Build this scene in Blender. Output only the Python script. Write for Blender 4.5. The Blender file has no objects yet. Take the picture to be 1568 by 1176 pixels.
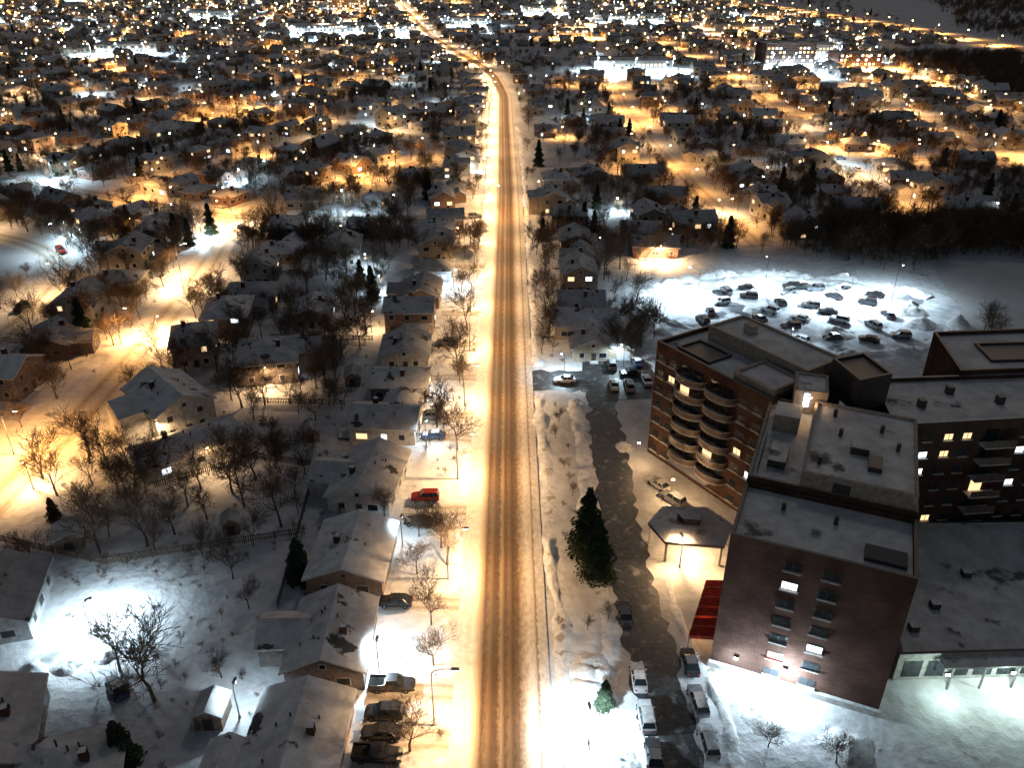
import bpy, math, random
from mathutils import Vector, Matrix, noise
R=random.Random(11)
scene=bpy.context.scene
COL=scene.collection

# ------------------------------------------------------------------ materials
def base(name):
    m=bpy.data.materials.new(name); m.use_nodes=True
    nt=m.node_tree; b=nt.nodes['Principled BSDF']
    return m,nt,b
def plain(name,c,rough=.7,metal=0,flat=False):
    m,nt,b=base(name)
    b.inputs['Roughness'].default_value=rough; b.inputs['Metallic'].default_value=metal
    if rough>=.8: b.inputs['Specular IOR Level'].default_value=0
    if flat:
        b.inputs['Base Color'].default_value=(*c,1)
        return m
    n=nt.nodes.new('ShaderNodeTexNoise'); n.inputs['Scale'].default_value=1.7; n.inputs['Detail'].default_value=2
    g=nt.nodes.new('ShaderNodeNewGeometry'); nt.links.new(g.outputs['Position'],n.inputs['Vector'])
    r=nt.nodes.new('ShaderNodeValToRGB')
    r.color_ramp.elements[0].position=.3; r.color_ramp.elements[0].color=(c[0]*.7,c[1]*.7,c[2]*.7,1)
    r.color_ramp.elements[1].position=.7; r.color_ramp.elements[1].color=(min(1,c[0]*1.2),min(1,c[1]*1.2),min(1,c[2]*1.2),1)
    nt.links.new(n.outputs['Fac'],r.inputs['Fac']); nt.links.new(r.outputs['Color'],b.inputs['Base Color'])
    return m
def emit(name,c,s):
    m,nt,b=base(name)
    b.inputs['Base Color'].default_value=(*[x*.5 for x in c],1)
    b.inputs['Emission Color'].default_value=(*c,1); b.inputs['Emission Strength'].default_value=s
    m.cycles.emission_sampling='NONE'
    return m
def N(nt,t,**k):
    n=nt.nodes.new(t)
    for a,v in k.items(): n.inputs[a].default_value=v
    return n
def snow_ground():
    m,nt,b=base('snow_ground_mat'); L=nt.links.new
    g=N(nt,'ShaderNodeNewGeometry')
    n1=N(nt,'ShaderNodeTexNoise',Scale=.035,Detail=3,Roughness=.6); n2=N(nt,'ShaderNodeTexNoise',Scale=.45,Detail=5,Roughness=.65)
    n3=N(nt,'ShaderNodeTexNoise',Scale=.09,Detail=7,Roughness=.75)
    for n in (n1,n2,n3): L(g.outputs['Position'],n.inputs['Vector'])
    r1=N(nt,'ShaderNodeValToRGB'); e=r1.color_ramp.elements
    e[0].position=.3; e[0].color=(.5,.49,.49,1); e[1].position=.65; e[1].color=(.76,.76,.78,1)
    L(n1.outputs['Fac'],r1.inputs['Fac'])
    r2=N(nt,'ShaderNodeValToRGB'); e=r2.color_ramp.elements
    e[0].position=.32; e[0].color=(.76,.75,.74,1); e[1].position=.6; e[1].color=(1,1,1,1)
    L(n2.outputs['Fac'],r2.inputs['Fac'])
    mx=nt.nodes.new('ShaderNodeMix'); mx.data_type='RGBA'; mx.blend_type='MULTIPLY'; mx.inputs['Factor'].default_value=1
    L(r1.outputs['Color'],mx.inputs['A']); L(r2.outputs['Color'],mx.inputs['B'])
    r3=N(nt,'ShaderNodeValToRGB'); e=r3.color_ramp.elements
    e[0].position=.59; e[0].color=(0,0,0,1); e[1].position=.72; e[1].color=(1,1,1,1)
    L(n3.outputs['Fac'],r3.inputs['Fac'])
    mx2=nt.nodes.new('ShaderNodeMix'); mx2.data_type='RGBA'
    mx2.inputs['B'].default_value=(.22,.18,.14,1)
    L(r3.outputs['Color'],mx2.inputs['Factor']); L(mx.outputs['Result'],mx2.inputs['A'])
    L(mx2.outputs['Result'],b.inputs['Base Color'])
    b.inputs['Roughness'].default_value=.85; b.inputs['Specular IOR Level'].default_value=0
    v=N(nt,'ShaderNodeTexVoronoi',Scale=.8); L(g.outputs['Position'],v.inputs['Vector'])
    ad=N(nt,'ShaderNodeMath'); ad.operation='MULTIPLY_ADD'; ad.inputs[1].default_value=.35
    L(v.outputs['Distance'],ad.inputs[0]); L(n2.outputs['Fac'],ad.inputs[2])
    bp=N(nt,'ShaderNodeBump',Strength=.6,Distance=.45); L(ad.outputs[0],bp.inputs['Height']); L(bp.outputs['Normal'],b.inputs['Normal'])
    return m
def snow_mat(name,c1,c2,scale,bare=None,thr=.6,rough=.85,bump=.4,rand=False,soft=.035):
    m,nt,b=base(name); L=nt.links.new
    g=N(nt,'ShaderNodeNewGeometry')
    n1=N(nt,'ShaderNodeTexNoise',Scale=scale,Detail=5,Roughness=.65); L(g.outputs['Position'],n1.inputs['Vector'])
    r1=N(nt,'ShaderNodeValToRGB'); e=r1.color_ramp.elements
    e[0].position=.35; e[0].color=(*c1,1); e[1].position=.62; e[1].color=(*c2,1)
    L(n1.outputs['Fac'],r1.inputs['Fac']); out=r1.outputs['Color']
    if rand:
        oi=N(nt,'ShaderNodeObjectInfo'); mr=N(nt,'ShaderNodeMapRange'); mr.inputs['To Min'].default_value=.62; mr.inputs['To Max'].default_value=1.15
        L(oi.outputs['Random'],mr.inputs['Value'])
        mx=nt.nodes.new('ShaderNodeMix'); mx.data_type='RGBA'; mx.blend_type='MULTIPLY'; mx.inputs['Factor'].default_value=1
        L(out,mx.inputs['A']); L(mr.outputs['Result'],mx.inputs['B']); out=mx.outputs['Result']
    if bare:
        n2=N(nt,'ShaderNodeTexNoise',Scale=scale*.45,Detail=5,Roughness=.6); L(g.outputs['Position'],n2.inputs['Vector'])
        r=N(nt,'ShaderNodeValToRGB'); e=r.color_ramp.elements
        e[0].position=thr; e[0].color=(0,0,0,1); e[1].position=thr+soft; e[1].color=(1,1,1,1); L(n2.outputs['Fac'],r.inputs['Fac'])
        mx=nt.nodes.new('ShaderNodeMix'); mx.data_type='RGBA'; mx.inputs['B'].default_value=(*bare,1)
        L(r.outputs['Color'],mx.inputs['Factor']); L(out,mx.inputs['A']); out=mx.outputs['Result']
    L(out,b.inputs['Base Color']); b.inputs['Roughness'].default_value=rough
    if rough>.6: b.inputs['Specular IOR Level'].default_value=0
    bp=N(nt,'ShaderNodeBump',Strength=bump,Distance=.3); L(n1.outputs['Fac'],bp.inputs['Height']); L(bp.outputs['Normal'],b.inputs['Normal'])
    return m
def road_mat(name,stops,wob=.05):
    m,nt,b=base(name); L=nt.links.new
    uv=N(nt,'ShaderNodeUVMap'); mp=N(nt,'ShaderNodeMapping'); mp.inputs['Scale'].default_value=(5,.06,1)
    L(uv.outputs[0],mp.inputs['Vector'])
    n=N(nt,'ShaderNodeTexNoise',Scale=1.0,Detail=6,Roughness=.7); L(mp.outputs[0],n.inputs['Vector'])
    mp2=N(nt,'ShaderNodeMapping'); mp2.inputs['Scale'].default_value=(40,1.6,1); L(uv.outputs[0],mp2.inputs['Vector'])
    n2=N(nt,'ShaderNodeTexNoise',Scale=.5,Detail=6,Roughness=.75); L(mp2.outputs[0],n2.inputs['Vector'])
    sx=N(nt,'ShaderNodeSeparateXYZ'); L(uv.outputs[0],sx.inputs[0])
    a=N(nt,'ShaderNodeMath'); a.operation='MULTIPLY_ADD'; a.inputs[1].default_value=wob; L(n.outputs['Fac'],a.inputs[0]); L(sx.outputs['X'],a.inputs[2])
    a2=N(nt,'ShaderNodeMath'); a2.operation='SUBTRACT'; a2.inputs[1].default_value=wob*.5; L(a.outputs[0],a2.inputs[0])
    a3=N(nt,'ShaderNodeMath'); a3.operation='MULTIPLY_ADD'; a3.inputs[1].default_value=.08; L(n2.outputs['Fac'],a3.inputs[0]); L(a2.outputs[0],a3.inputs[2])
    a4=N(nt,'ShaderNodeMath'); a4.operation='SUBTRACT'; a4.inputs[1].default_value=.04; L(a3.outputs[0],a4.inputs[0])
    r=N(nt,'ShaderNodeValToRGB'); cr=r.color_ramp
    cr.elements[0].position=stops[0][0]; cr.elements[0].color=(*stops[0][1],1)
    cr.elements[1].position=stops[-1][0]; cr.elements[1].color=(*stops[-1][1],1)
    for p,c in stops[1:-1]:
        e=cr.elements.new(p); e.color=(*c,1)
    L(a4.outputs[0],r.inputs['Fac'])
    r2=N(nt,'ShaderNodeValToRGB'); e=r2.color_ramp.elements
    e[0].position=.3; e[0].color=(.55,.55,.55,1); e[1].position=.65; e[1].color=(1.0,1.0,1.0,1)
    L(n2.outputs['Fac'],r2.inputs['Fac'])
    mx=nt.nodes.new('ShaderNodeMix'); mx.data_type='RGBA'; mx.blend_type='MULTIPLY'; mx.inputs['Factor'].default_value=1
    L(r.outputs['Color'],mx.inputs['A']); L(r2.outputs['Color'],mx.inputs['B'])
    L(mx.outputs['Result'],b.inputs['Base Color']); b.inputs['Roughness'].default_value=.6; b.inputs['Specular IOR Level'].default_value=.25
    bp=N(nt,'ShaderNodeBump',Strength=.5,Distance=.2); L(n2.outputs['Fac'],bp.inputs['Height']); L(bp.outputs['Normal'],b.inputs['Normal'])
    return m
def brick_mat(name,c1,c2):
    m,nt,b=base(name); L=nt.links.new
    g=N(nt,'ShaderNodeNewGeometry'); sx=N(nt,'ShaderNodeSeparateXYZ'); L(g.outputs['Position'],sx.inputs[0])
    ad=N(nt,'ShaderNodeMath'); ad.operation='ADD'; L(sx.outputs['X'],ad.inputs[0]); L(sx.outputs['Y'],ad.inputs[1])
    cb=N(nt,'ShaderNodeCombineXYZ'); L(ad.outputs[0],cb.inputs['X']); L(sx.outputs['Z'],cb.inputs['Y'])
    br=N(nt,'ShaderNodeTexBrick',Scale=1.0); br.inputs['Color1'].default_value=(*c1,1); br.inputs['Color2'].default_value=(*c2,1)
    br.inputs['Mortar'].default_value=(.12,.1,.09,1); br.inputs['Mortar Size'].default_value=.012
    br.inputs['Brick Width'].default_value=.45; br.inputs['Row Height'].default_value=.2
    L(cb.outputs[0],br.inputs['Vector'])
    n=N(nt,'ShaderNodeTexNoise',Scale=.35,Detail=5); L(g.outputs['Position'],n.inputs['Vector'])
    r=N(nt,'ShaderNodeValToRGB'); r.color_ramp.elements[0].color=(.5,.5,.5,1); r.color_ramp.elements[0].position=.3; r.color_ramp.elements[1].position=.7
    L(n.outputs['Fac'],r.inputs['Fac'])
    mx=nt.nodes.new('ShaderNodeMix'); mx.data_type='RGBA'; mx.blend_type='MULTIPLY'; mx.inputs['Factor'].default_value=1
    L(br.outputs['Color'],mx.inputs['A']); L(r.outputs['Color'],mx.inputs['B']); L(mx.outputs['Result'],b.inputs['Base Color'])
    b.inputs['Roughness'].default_value=.85; b.inputs['Specular IOR Level'].default_value=0
    return m

M_snow=snow_ground()
M_pile=snow_mat('ploughed_snow',(.6,.59,.58),(.83,.83,.85),.9,bare=(.4,.35,.28),thr=.58,bump=.8,soft=.08)
M_roof=snow_mat('snow_on_roof',(.42,.41,.41),(.62,.61,.62),.5,bare=(.08,.075,.07),thr=.61,rand=True)
M_aroof=snow_mat('snow_on_flat_roof',(.5,.48,.46),(.74,.72,.69),.35,bare=(.16,.15,.145),thr=.6,soft=.06)
M_field=snow_mat('open_snow_field',(.5,.49,.48),(.65,.64,.65),.05,bump=.15)
brown=(.085,.05,.027); tan=(.17,.11,.065); sn=(.74,.7,.66)
M_main=road_mat('slush_road',[(0,sn),(.18,(.72,.66,.58)),(.25,(.4,.3,.2)),(.3,brown),(.36,tan),(.4,brown),(.45,brown),(.49,(.27,.19,.12)),(.53,brown),(.58,tan),(.62,brown),(.68,(.16,.1,.06)),(.74,(.45,.36,.27)),(.8,(.7,.64,.56)),(.865,(.66,.6,.52)),(.88,(.3,.2,.12)),(.905,(.68,.62,.56)),(1,sn)],.035)
M_side=road_mat('packed_snow_road',[(0,sn),(.15,(.65,.6,.54)),(.3,(.38,.32,.26)),(.4,(.54,.48,.42)),(.5,(.6,.55,.48)),(.6,(.54,.48,.42)),(.7,(.38,.32,.26)),(.85,(.65,.6,.54)),(1,sn)],.1)
M_asph=snow_mat('wet_asphalt_with_snow',(.018,.021,.023),(.06,.06,.062),1.3,bare=(.2,.2,.21),thr=.56,rough=.5,bump=.25,soft=.12)
M_lot=snow_mat('ploughed_lot',(.42,.42,.44),(.76,.77,.8),.22,bare=(.16,.16,.18),thr=.55,bump=.7,soft=.08)
M_bark=plain('bark',(.13,.095,.07),.9,flat=True)
M_barkd=plain('bark_distant',(.13,.092,.065),.9,flat=True)
M_needle=plain('spruce_needles',(.035,.05,.032),.8,flat=True)
M_needle2=plain('spruce_needles_light',(.06,.08,.05),.8,flat=True)
M_brick=brick_mat('red_brick',(.085,.045,.035),(.12,.062,.048))
M_brickd=brick_mat('brown_brick',(.085,.048,.038),(.11,.062,.05))
M_stucco=plain('beige_stucco',(.36,.31,.27),.9)
M_conc=plain('concrete',(.4,.38,.36),.85)
M_trim=plain('dark_metal_trim',(.05,.045,.045),.5)
M_white=plain('white_trim',(.55,.55,.55),.8)
M_glass=plain('dark_glass',(.02,.025,.03),.1)
M_bal=plain('balcony_panel',(.13,.09,.075),.5)
M_red=plain('red_awning',(.3,.035,.025),.8)
M_pole=plain('galvanised_pole',(.25,.25,.25),.4,.7)
M_fence=plain('weathered_wood',(.16,.12,.09),.9)
M_warmw=emit('lit_window_warm',(1,.66,.34),1.5)
M_coolw=emit('lit_window_cool',(.85,.93,1),2.5)
M_redw=emit('lit_window_red',(1,.25,.18),1.5)
M_hw=emit('lamp_head_warm',(1,.62,.25),60)
M_hc=emit('lamp_head_cool',(.75,.9,1),60)
M_strip=emit('canopy_light',(.9,1,.97),7)
M_tyre=plain('tyre',(.02,.02,.02),.8)
M_tail=plain('tail_light',(.35,.02,.015),.3)
M_head=plain('head_light',(.8,.8,.8),.2)
walls=[plain('siding_%d'%i,c,.8) for i,c in enumerate([(.45,.43,.4),(.3,.22,.17),(.33,.35,.37),(.4,.34,.26),(.2,.17,.16),(.5,.5,.5),(.3,.17,.13)])]
paints=[plain('paint_%d'%i,c,.25,.3) for i,c in enumerate([(.04,.04,.045),(.5,.5,.52),(.3,.03,.02),(.05,.08,.16),(.25,.26,.28),(.7,.7,.7)])]

# ------------------------------------------------------------------ mesh builder
class MB:
    def __init__(s): s.v=[];s.f=[];s.m=[];s.mats=[];s.T=Matrix.Identity(4)
    def mi(s,mat):
        if mat not in s.mats: s.mats.append(mat)
        return s.mats.index(mat)
    def pts(s,ps):
        i=len(s.v); s.v.extend([tuple(s.T@Vector(p)) for p in ps]); return i
    def face(s,ps,mat):
        i=s.pts(ps); s.f.append(tuple(range(i,i+len(ps)))); s.m.append(s.mi(mat))
    def box(s,cx,cy,z0,sx,sy,sz,mat,top=None):
        x0,x1,y0,y1,z1=cx-sx/2,cx+sx/2,cy-sy/2,cy+sy/2,z0+sz
        s.prism([(x0,y0),(x1,y0),(x1,y1),(x0,y1)],z0,z1,mat,top)
    def prism(s,poly,z0,z1,mat,top=None):
        n=len(poly); i=s.pts([(x,y,z0) for x,y in poly]+[(x,y,z1) for x,y in poly])
        k=s.mi(mat); t=s.mi(top or mat)
        for j in range(n):
            j2=(j+1)%n; s.f.append((i+j,i+j2,i+n+j2,i+n+j)); s.m.append(k)
        s.f.append(tuple(i+n+j for j in range(n))); s.m.append(t)
        s.f.append(tuple(i+j for j in reversed(range(n)))); s.m.append(k)
    def tube(s,p0,p1,r0,r1,n,mat,cap=False):
        p0=Vector(p0);p1=Vector(p1); d=(p1-p0)
        if d.length<1e-6: return
        d.normalize(); a=d.orthogonal().normalized(); b=d.cross(a)
        ring=[]
        for p,r in ((p0,r0),(p1,r1)):
            for j in range(n):
                t=2*math.pi*j/n; ring.append(p+a*math.cos(t)*r+b*math.sin(t)*r)
        i=s.pts(ring); k=s.mi(mat)
        for j in range(n):
            j2=(j+1)%n; s.f.append((i+j,i+j2,i+n+j2,i+n+j)); s.m.append(k)
        if cap:
            s.f.append(tuple(i+n+j for j in range(n))); s.m.append(k)
            s.f.append(tuple(i+j for j in reversed(range(n)))); s.m.append(k)
    def ball(s,c,r,mat,nu=8,nv=5):
        for a in range(nv):
            for b in range(nu):
                q=[]
                for da,db in((0,0),(0,1),(1,1),(1,0)):
                    t=math.pi*(a+da)/nv; p=2*math.pi*(b+db)/nu
                    q.append((c[0]+r*math.sin(t)*math.cos(p),c[1]+r*math.sin(t)*math.sin(p),c[2]+r*math.cos(t)))
                s.face(q[::-1],mat)
    def mesh(s,name):
        me=bpy.data.meshes.new(name); me.from_pydata(s.v,[],s.f)
        for m in s.mats: me.materials.append(m)
        me.polygons.foreach_set('material_index',s.m); me.update(); return me
def obj(name,me,loc=(0,0,0),rot=0,sc=1,parent=None):
    o=bpy.data.objects.new(name,me); o.location=loc; o.rotation_euler=(0,0,rot)
    o.scale=(sc,sc,sc) if not isinstance(sc,tuple) else sc
    COL.objects.link(o)
    if parent: o.parent=parent
    return o

# ------------------------------------------------------------------ ground
g=MB(); g.face([(-6000,-500,0),(6000,-500,0),(6000,9000,0),(-6000,9000,0)],M_snow); obj('ground',g.mesh('ground'))

MAIN=[(-1.2,0),(-1.2,60),(-1.4,100),(-1.8,200),(-2.2,300),(-3.9,420),(-5,520),(-12,600),(-22,660),(-52,770),(-87,920),(-155,1300),(-230,1800)]
def mainx(Y):
    for (x0,y0),(x1,y1) in zip(MAIN,MAIN[1:]):
        if Y<=y1: return x0+(x1-x0)*(Y-y0)/(y1-y0)
    return MAIN[-1][0]
occ_road=set(); occ_house=set()
def mark(S_,x,y,r,c=2.0):
    n=int(r/c)+1; ix,iy=int(x//c),int(y//c)
    for i in range(-n,n+1):
        for j in range(-n,n+1):
            if (i*c)**2+(j*c)**2<=r*r: S_.add((ix+i,iy+j))
def hit(S_,x,y,c=2.0): return (int(x//c),int(y//c)) in S_
def resample(pts,step):
    out=[]
    for (x0,y0),(x1,y1) in zip(pts,pts[1:]):
        L=math.hypot(x1-x0,y1-y0); n=max(1,int(L/step))
        for k in range(n): out.append((x0+(x1-x0)*k/n,y0+(y1-y0)*k/n))
    out.append(pts[-1])
    for _ in range(3):
        out=[out[0]]+[((a[0]+b[0]*2+c[0])/4,(a[1]+b[1]*2+c[1])/4) for a,b,c in zip(out,out[1:],out[2:])]+[out[-1]]
    return out
zc=[0.02]
def normals(P):
    ns=[]
    for i,p in enumerate(P):
        a=P[max(0,i-1)];b=P[min(len(P)-1,i+1)]
        dx,dy=b[0]-a[0],b[1]-a[1];l=math.hypot(dx,dy) or 1
        ns.append((dy/l,-dx/l))
    return ns
def road(name,pts,w,mat,z=None,step=8,occ=True,ragged=0):
    P=resample(pts,step); ns=normals(P)
    if z is None: z=zc[0]; zc[0]+=.004
    vs=[];fs=[];uvs=[];d=0
    for i,(p,n) in enumerate(zip(P,ns)):
        if i: d+=math.hypot(p[0]-P[i-1][0],p[1]-P[i-1][1])
        rl=w/2+R.uniform(-ragged,ragged); rr=w/2+R.uniform(-ragged,ragged)
        vs+=[(p[0]-n[0]*rl,p[1]-n[1]*rl,z),(p[0]+n[0]*rr,p[1]+n[1]*rr,z)]; uvs+=[(0,d),(1,d)]
        if occ: mark(occ_road,p[0],p[1],w/2+2.5)
    for i in range(len(P)-1): fs.append((2*i,2*i+1,2*i+3,2*i+2))
    me=bpy.data.meshes.new(name); me.from_pydata(vs,[],fs); me.materials.append(mat)
    ul=me.uv_layers.new(name='UVMap')
    for l in me.loops: ul.data[l.index].uv=uvs[l.vertex_index]
    obj(name,me); return P,ns
def bank(name,pts,off,w,h,gaps=(),step=.8):
    P=resample(pts,step); ns=normals(P); vs=[];fs=[];K=8
    for i,(p,n) in enumerate(zip(P,ns)):
        gp=1
        for gy,gw in gaps:
            if abs(p[1]-gy)<gw: gp=0
        hh=h*(.1+1.5*abs(noise.noise(Vector((p[0]*.13,p[1]*.13,off)))))*gp
        wob=1.3*noise.noise(Vector((p[0]*.08,p[1]*.08,3+off)))
        for k in range(K):
            t=k/(K-1); o=off+wob+(t-.5)*w*(1+.8*noise.noise(Vector((p[0]*.25,p[1]*.25,7+off))))
            x=p[0]+n[0]*o;y=p[1]+n[1]*o
            z=-.04+hh*math.sin(math.pi*t)**.8*(1+1.1*noise.noise(Vector((x*.9,y*.9,off)))+.5*noise.noise(Vector((x*2.2,y*2.2,off))))
            if k in(0,K-1): z=-.05
            vs.append((x,y,z))
    for i in range(len(P)-1):
        for k in range(K-1):
            a=i*K+k; fs.append((a,a+1,a+K+1,a+K))
    me=bpy.data.meshes.new(name); me.from_pydata(vs,[],fs); me.materials.append(M_pile)
    for p in me.polygons: p.use_smooth=True
    obj(name,me)
def pile(x,y,r,h,name='snow_pile'):
    vs=[];fs=[];n=24;K=9
    sd=R.random()*50
    for k in range(K):
        t=k/(K-1)
        for j in range(n):
            a=2*math.pi*j/n; rr=r*t*(1+.35*noise.noise(Vector((math.cos(a)*1.5+sd,math.sin(a)*1.5,0))))
            px,py=rr*math.cos(a),rr*math.sin(a)
            vs.append((px,py,-.05+h*(1-t**1.6)*(1+.6*noise.noise(Vector((px*.6+sd,py*.6,1)))+.4*noise.noise(Vector((px*1.6+sd,py*1.6,1))))))
    for k in range(K-1):
        for j in range(n):
            fs.append((k*n+j,(k+1)*n+j,(k+1)*n+(j+1)%n,k*n+(j+1)%n))
    me=bpy.data.meshes.new(name); me.from_pydata(vs,[],fs); me.materials.append(M_pile)
    for p in me.polygons: p.use_smooth=True
    obj(name,me,(x,y,0))

road('main_road',MAIN,11.8,M_main,z=.17)
STREETS=[]
def street(pts,w=8.5,name='side_street'):
    P,ns=road(name,pts,w,M_side); STREETS.append((P,ns,w/2))
street([(-84,104),(-83,150),(-85,205),(-92,264)],9)
street([(-420,395),(-300,352),(-201,320),(-157,299),(-98,268),(-40,265),(-4,272)],9,'cross_street')
street([(-280,262),(-170,252),(-142,238),(-122,214),(-118,180),(-122,120)],8)
e1=(.49,.872); e2=(-.872,.49)
def okL(x,y): return x<mainx(y)-24 and 285<y<1650 and x>-.66*y-40
def okR(x,y): return x>mainx(y)+10 and y<1650 and x<.66*y+30 and x<440 and not(x>285 and 440<y<720)
def runs(fn,ok,n,step=20):
    cur=[]
    for k in range(n):
        p=fn(k*step)
        if ok(*p): cur.append(p)
        else:
            if len(cur)>3: yield cur
            cur=[]
    if len(cur)>3: yield cur
for k in range(-3,16):
    o=(-92+e2[0]*72*k,264+e2[1]*72*k)
    for r in runs(lambda t:(o[0]+e1[0]*t+10*math.sin(t*.008+k),o[1]+e1[1]*t),okL,80): street(r)
for k in range(1,14):
    o=(e1[0]*135*k-92,264+e1[1]*135*k)
    for r in runs(lambda t:(o[0]+e2[0]*(t-700),o[1]+e2[1]*(t-700)+12*math.sin(t*.008+k)),okL,100): street(r,name='cross_street')
for x0,y0 in ((72,238),(143,262),(207,330),(275,400),(345,700)):
    for r in runs(lambda t:(x0+9*math.sin(t*.009+x0),y0+t),okR,75): street(r)
for y0 in (240,338,440,555,690,820,960,1120,1300,1500):
    x1=84 if y0==240 else 900
    x2=40 if y0==240 else -400
    for r in runs(lambda t:(-400+t,y0+.05*(t-400)+6*math.sin(t*.015+y0)),lambda x,y:okR(x,y) and x2<x<x1,70): street(r,name='cross_street')
HW=[(340,1700),(400,1340),(425,1180),(448,980),(450,860),(452,740),(480,600)]
road('highway',HW,16,M_side,z=.6)
for p in resample(HW,8): mark(occ_road,p[0],p[1],22)
road('driveway',[(2,151),(14,150.5),(24,151)],9,M_asph,z=.022,step=2,ragged=.8)
road('driveway',[(18,156),(17.6,130),(17,110),(17,95),(17.8,76),(18.3,50)],6.2,M_asph,z=.03,step=1.2,ragged=.6)
g=MB(); g.face([(14,146,.036),(20,142,.036),(28,143,.036),(31,151,.036),(29,160,.036),(22,163,.036),(15.5,160,.036)],M_asph); obj('parking_lot',g.mesh('parking_lot'))
g=MB(); n=40
g.face([(70+42*math.cos(2*math.pi*j/n)*(1+.12*math.sin(3*2*math.pi*j/n)),188+27*math.sin(2*math.pi*j/n)*(1+.1*math.cos(5*2*math.pi*j/n)),.02) for j in range(n)],M_lot)
obj('snowy_parking_lot',g.mesh('snowy_parking_lot'))
rt=[(70+40*math.cos(2*math.pi*j/40),188+26*math.sin(2*math.pi*j/40)) for j in range(2,39)]
bank('snow_bank',rt,0,4.5,1.8)
rt=[(69+33*math.cos(2*math.pi*j/40),189+21*math.sin(2*math.pi*j/40)) for j in range(3,30)]
bank('snow_bank',rt,0,3,.9)
for x,y,r,h in ((52,176,5,1.6),(66,205,6,2),(88,201,5,1.8),(98,180,4,1.5),(76,174,4,1.3),(47,200,4,1.5),(99,188,5,1.9),(80,208,5,1.6),(58,206,4,1.5),(72,196,3,1),(60,188,2.5,.8)): pile(x,y,r,h)
g=MB(); g.face([(470,1010,.02),(500,1010,.02),(590,1250,.02),(760,1700,.02),(1150,2600,.02),(900,2600,.02),(560,1700,.02),(478,1250,.02)],M_field); obj('frozen_river',g.mesh('frozen_river'))
def on_river(x,y): return 1000<y<1750 and (455+ (y-1010)*.14)<x<(505+(y-1010)*.38)
g=MB(); g.face([(318,716,.02),(395,706,.02),(408,790,.02),(335,800,.02)],M_field); obj('snow_field',g.mesh('snow_field'))
g=MB(); g.face([(-190,188,.015),(-135,190,.015),(-133,226,.015),(-158,236,.015),(-190,240,.015)],M_field); obj('snow_field',g.mesh('snow_field'))
g=MB(); g.face([(106,168,.015),(165,175,.015),(165,222,.015),(120,222,.015)],M_field); obj('snow_field',g.mesh('snow_field'))
OPEN=[(-162,212,28),(140,195,34),(70,188,43),(360,755,50),(250,700,28)]
COMM=[(-199,965,80,40,6,0),(-120,950,40,30,6,1),(-227,1250,50,18,18,1),(90,665,60,26,5,0),(215,690,40,22,14,2),(262,668,34,20,9,2),(240,745,60,25,8,0),
    (150,1100,70,35,7,0),(330,1150,60,40,7,0),(40,1250,60,40,8,1),(-380,1150,60,30,8,0),(60,900,40,20,6,0),(-50,1050,50,25,7,0),(-330,760,50,25,7,1),(250,950,60,30,7,0)]
for c in COMM: OPEN.append((c[0],c[1]-20,c[2]*.8))
def open_area(x,y):
    if on_river(x,y): return True
    return any((x-a)**2+(y-b)**2<r*r for a,b,r in OPEN)

# ------------------------------------------------------------------ houses
def gable(mb,w,l,h,rise,wall,o=.5):
    a=w/2; prof=[(-a,0),(a,0),(a,h),(0,h+rise),(-a,h)]
    for y,rev in ((-l/2,False),(l/2,True)):
        ps=[(x,y,z) for x,z in prof]; mb.face(ps if not rev else ps[::-1],wall)
    mb.face([(-a,l/2,0),(-a,-l/2,0),(-a,-l/2,h),(-a,l/2,h)],wall); mb.face([(a,-l/2,0),(a,l/2,0),(a,l/2,h),(a,-l/2,h)],wall)
    sl=rise/a; t=.28; Y=l/2+o
    for s in(-1,1):
        ex=s*(a+o); ez=h-o*sl
        A=(ex,-Y,ez+.02);B=(ex,Y,ez+.02);C=(0,Y,h+rise+.02);D=(0,-Y,h+rise+.02)
        up=lambda p:(p[0],p[1],p[2]+t)
        tp=[up(A),up(B),up(C),up(D)]; mb.face(tp if s<0 else tp[::-1],M_roof)
        mb.face([A,D,C,B],M_trim); mb.face([A,B,up(B),up(A)],M_white)
        mb.face([D,A,up(A),up(D)],M_white); mb.face([B,C,up(C),up(B)],M_white)
def hip(mb,w,l,h,rise,wall,o=.5):
    mb.box(0,0,0,w,l,h-.02,wall); a=w/2+o; b=l/2+o; r=max(.3,b-a)
    z0=h+.02; z1=h+rise
    c=[(-a,-b,z0),(a,-b,z0),(a,b,z0),(-a,b,z0)]; R0=(0,-r,z1);R1=(0,r,z1)
    mb.box(0,0,h-.22,2*a,2*b,.235,M_white)
    mb.face([c[0],c[1],R0],M_roof); mb.face([c[1],c[2],R1,R0],M_roof); mb.face([c[2],c[3],R1],M_roof); mb.face([c[3],c[0],R0,R1],M_roof)
def win(mb,x,y,z,nx,w,h,mat):
    if nx: mb.box(x,y,z-.1,.1,w+.24,h+.2,M_white); mb.box(x,y,z,.16,w,h,mat)
    else: mb.box(x,y,z-.1,w+.24,.1,h+.2,M_white); mb.box(x,y,z,w,.16,h,mat)
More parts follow.
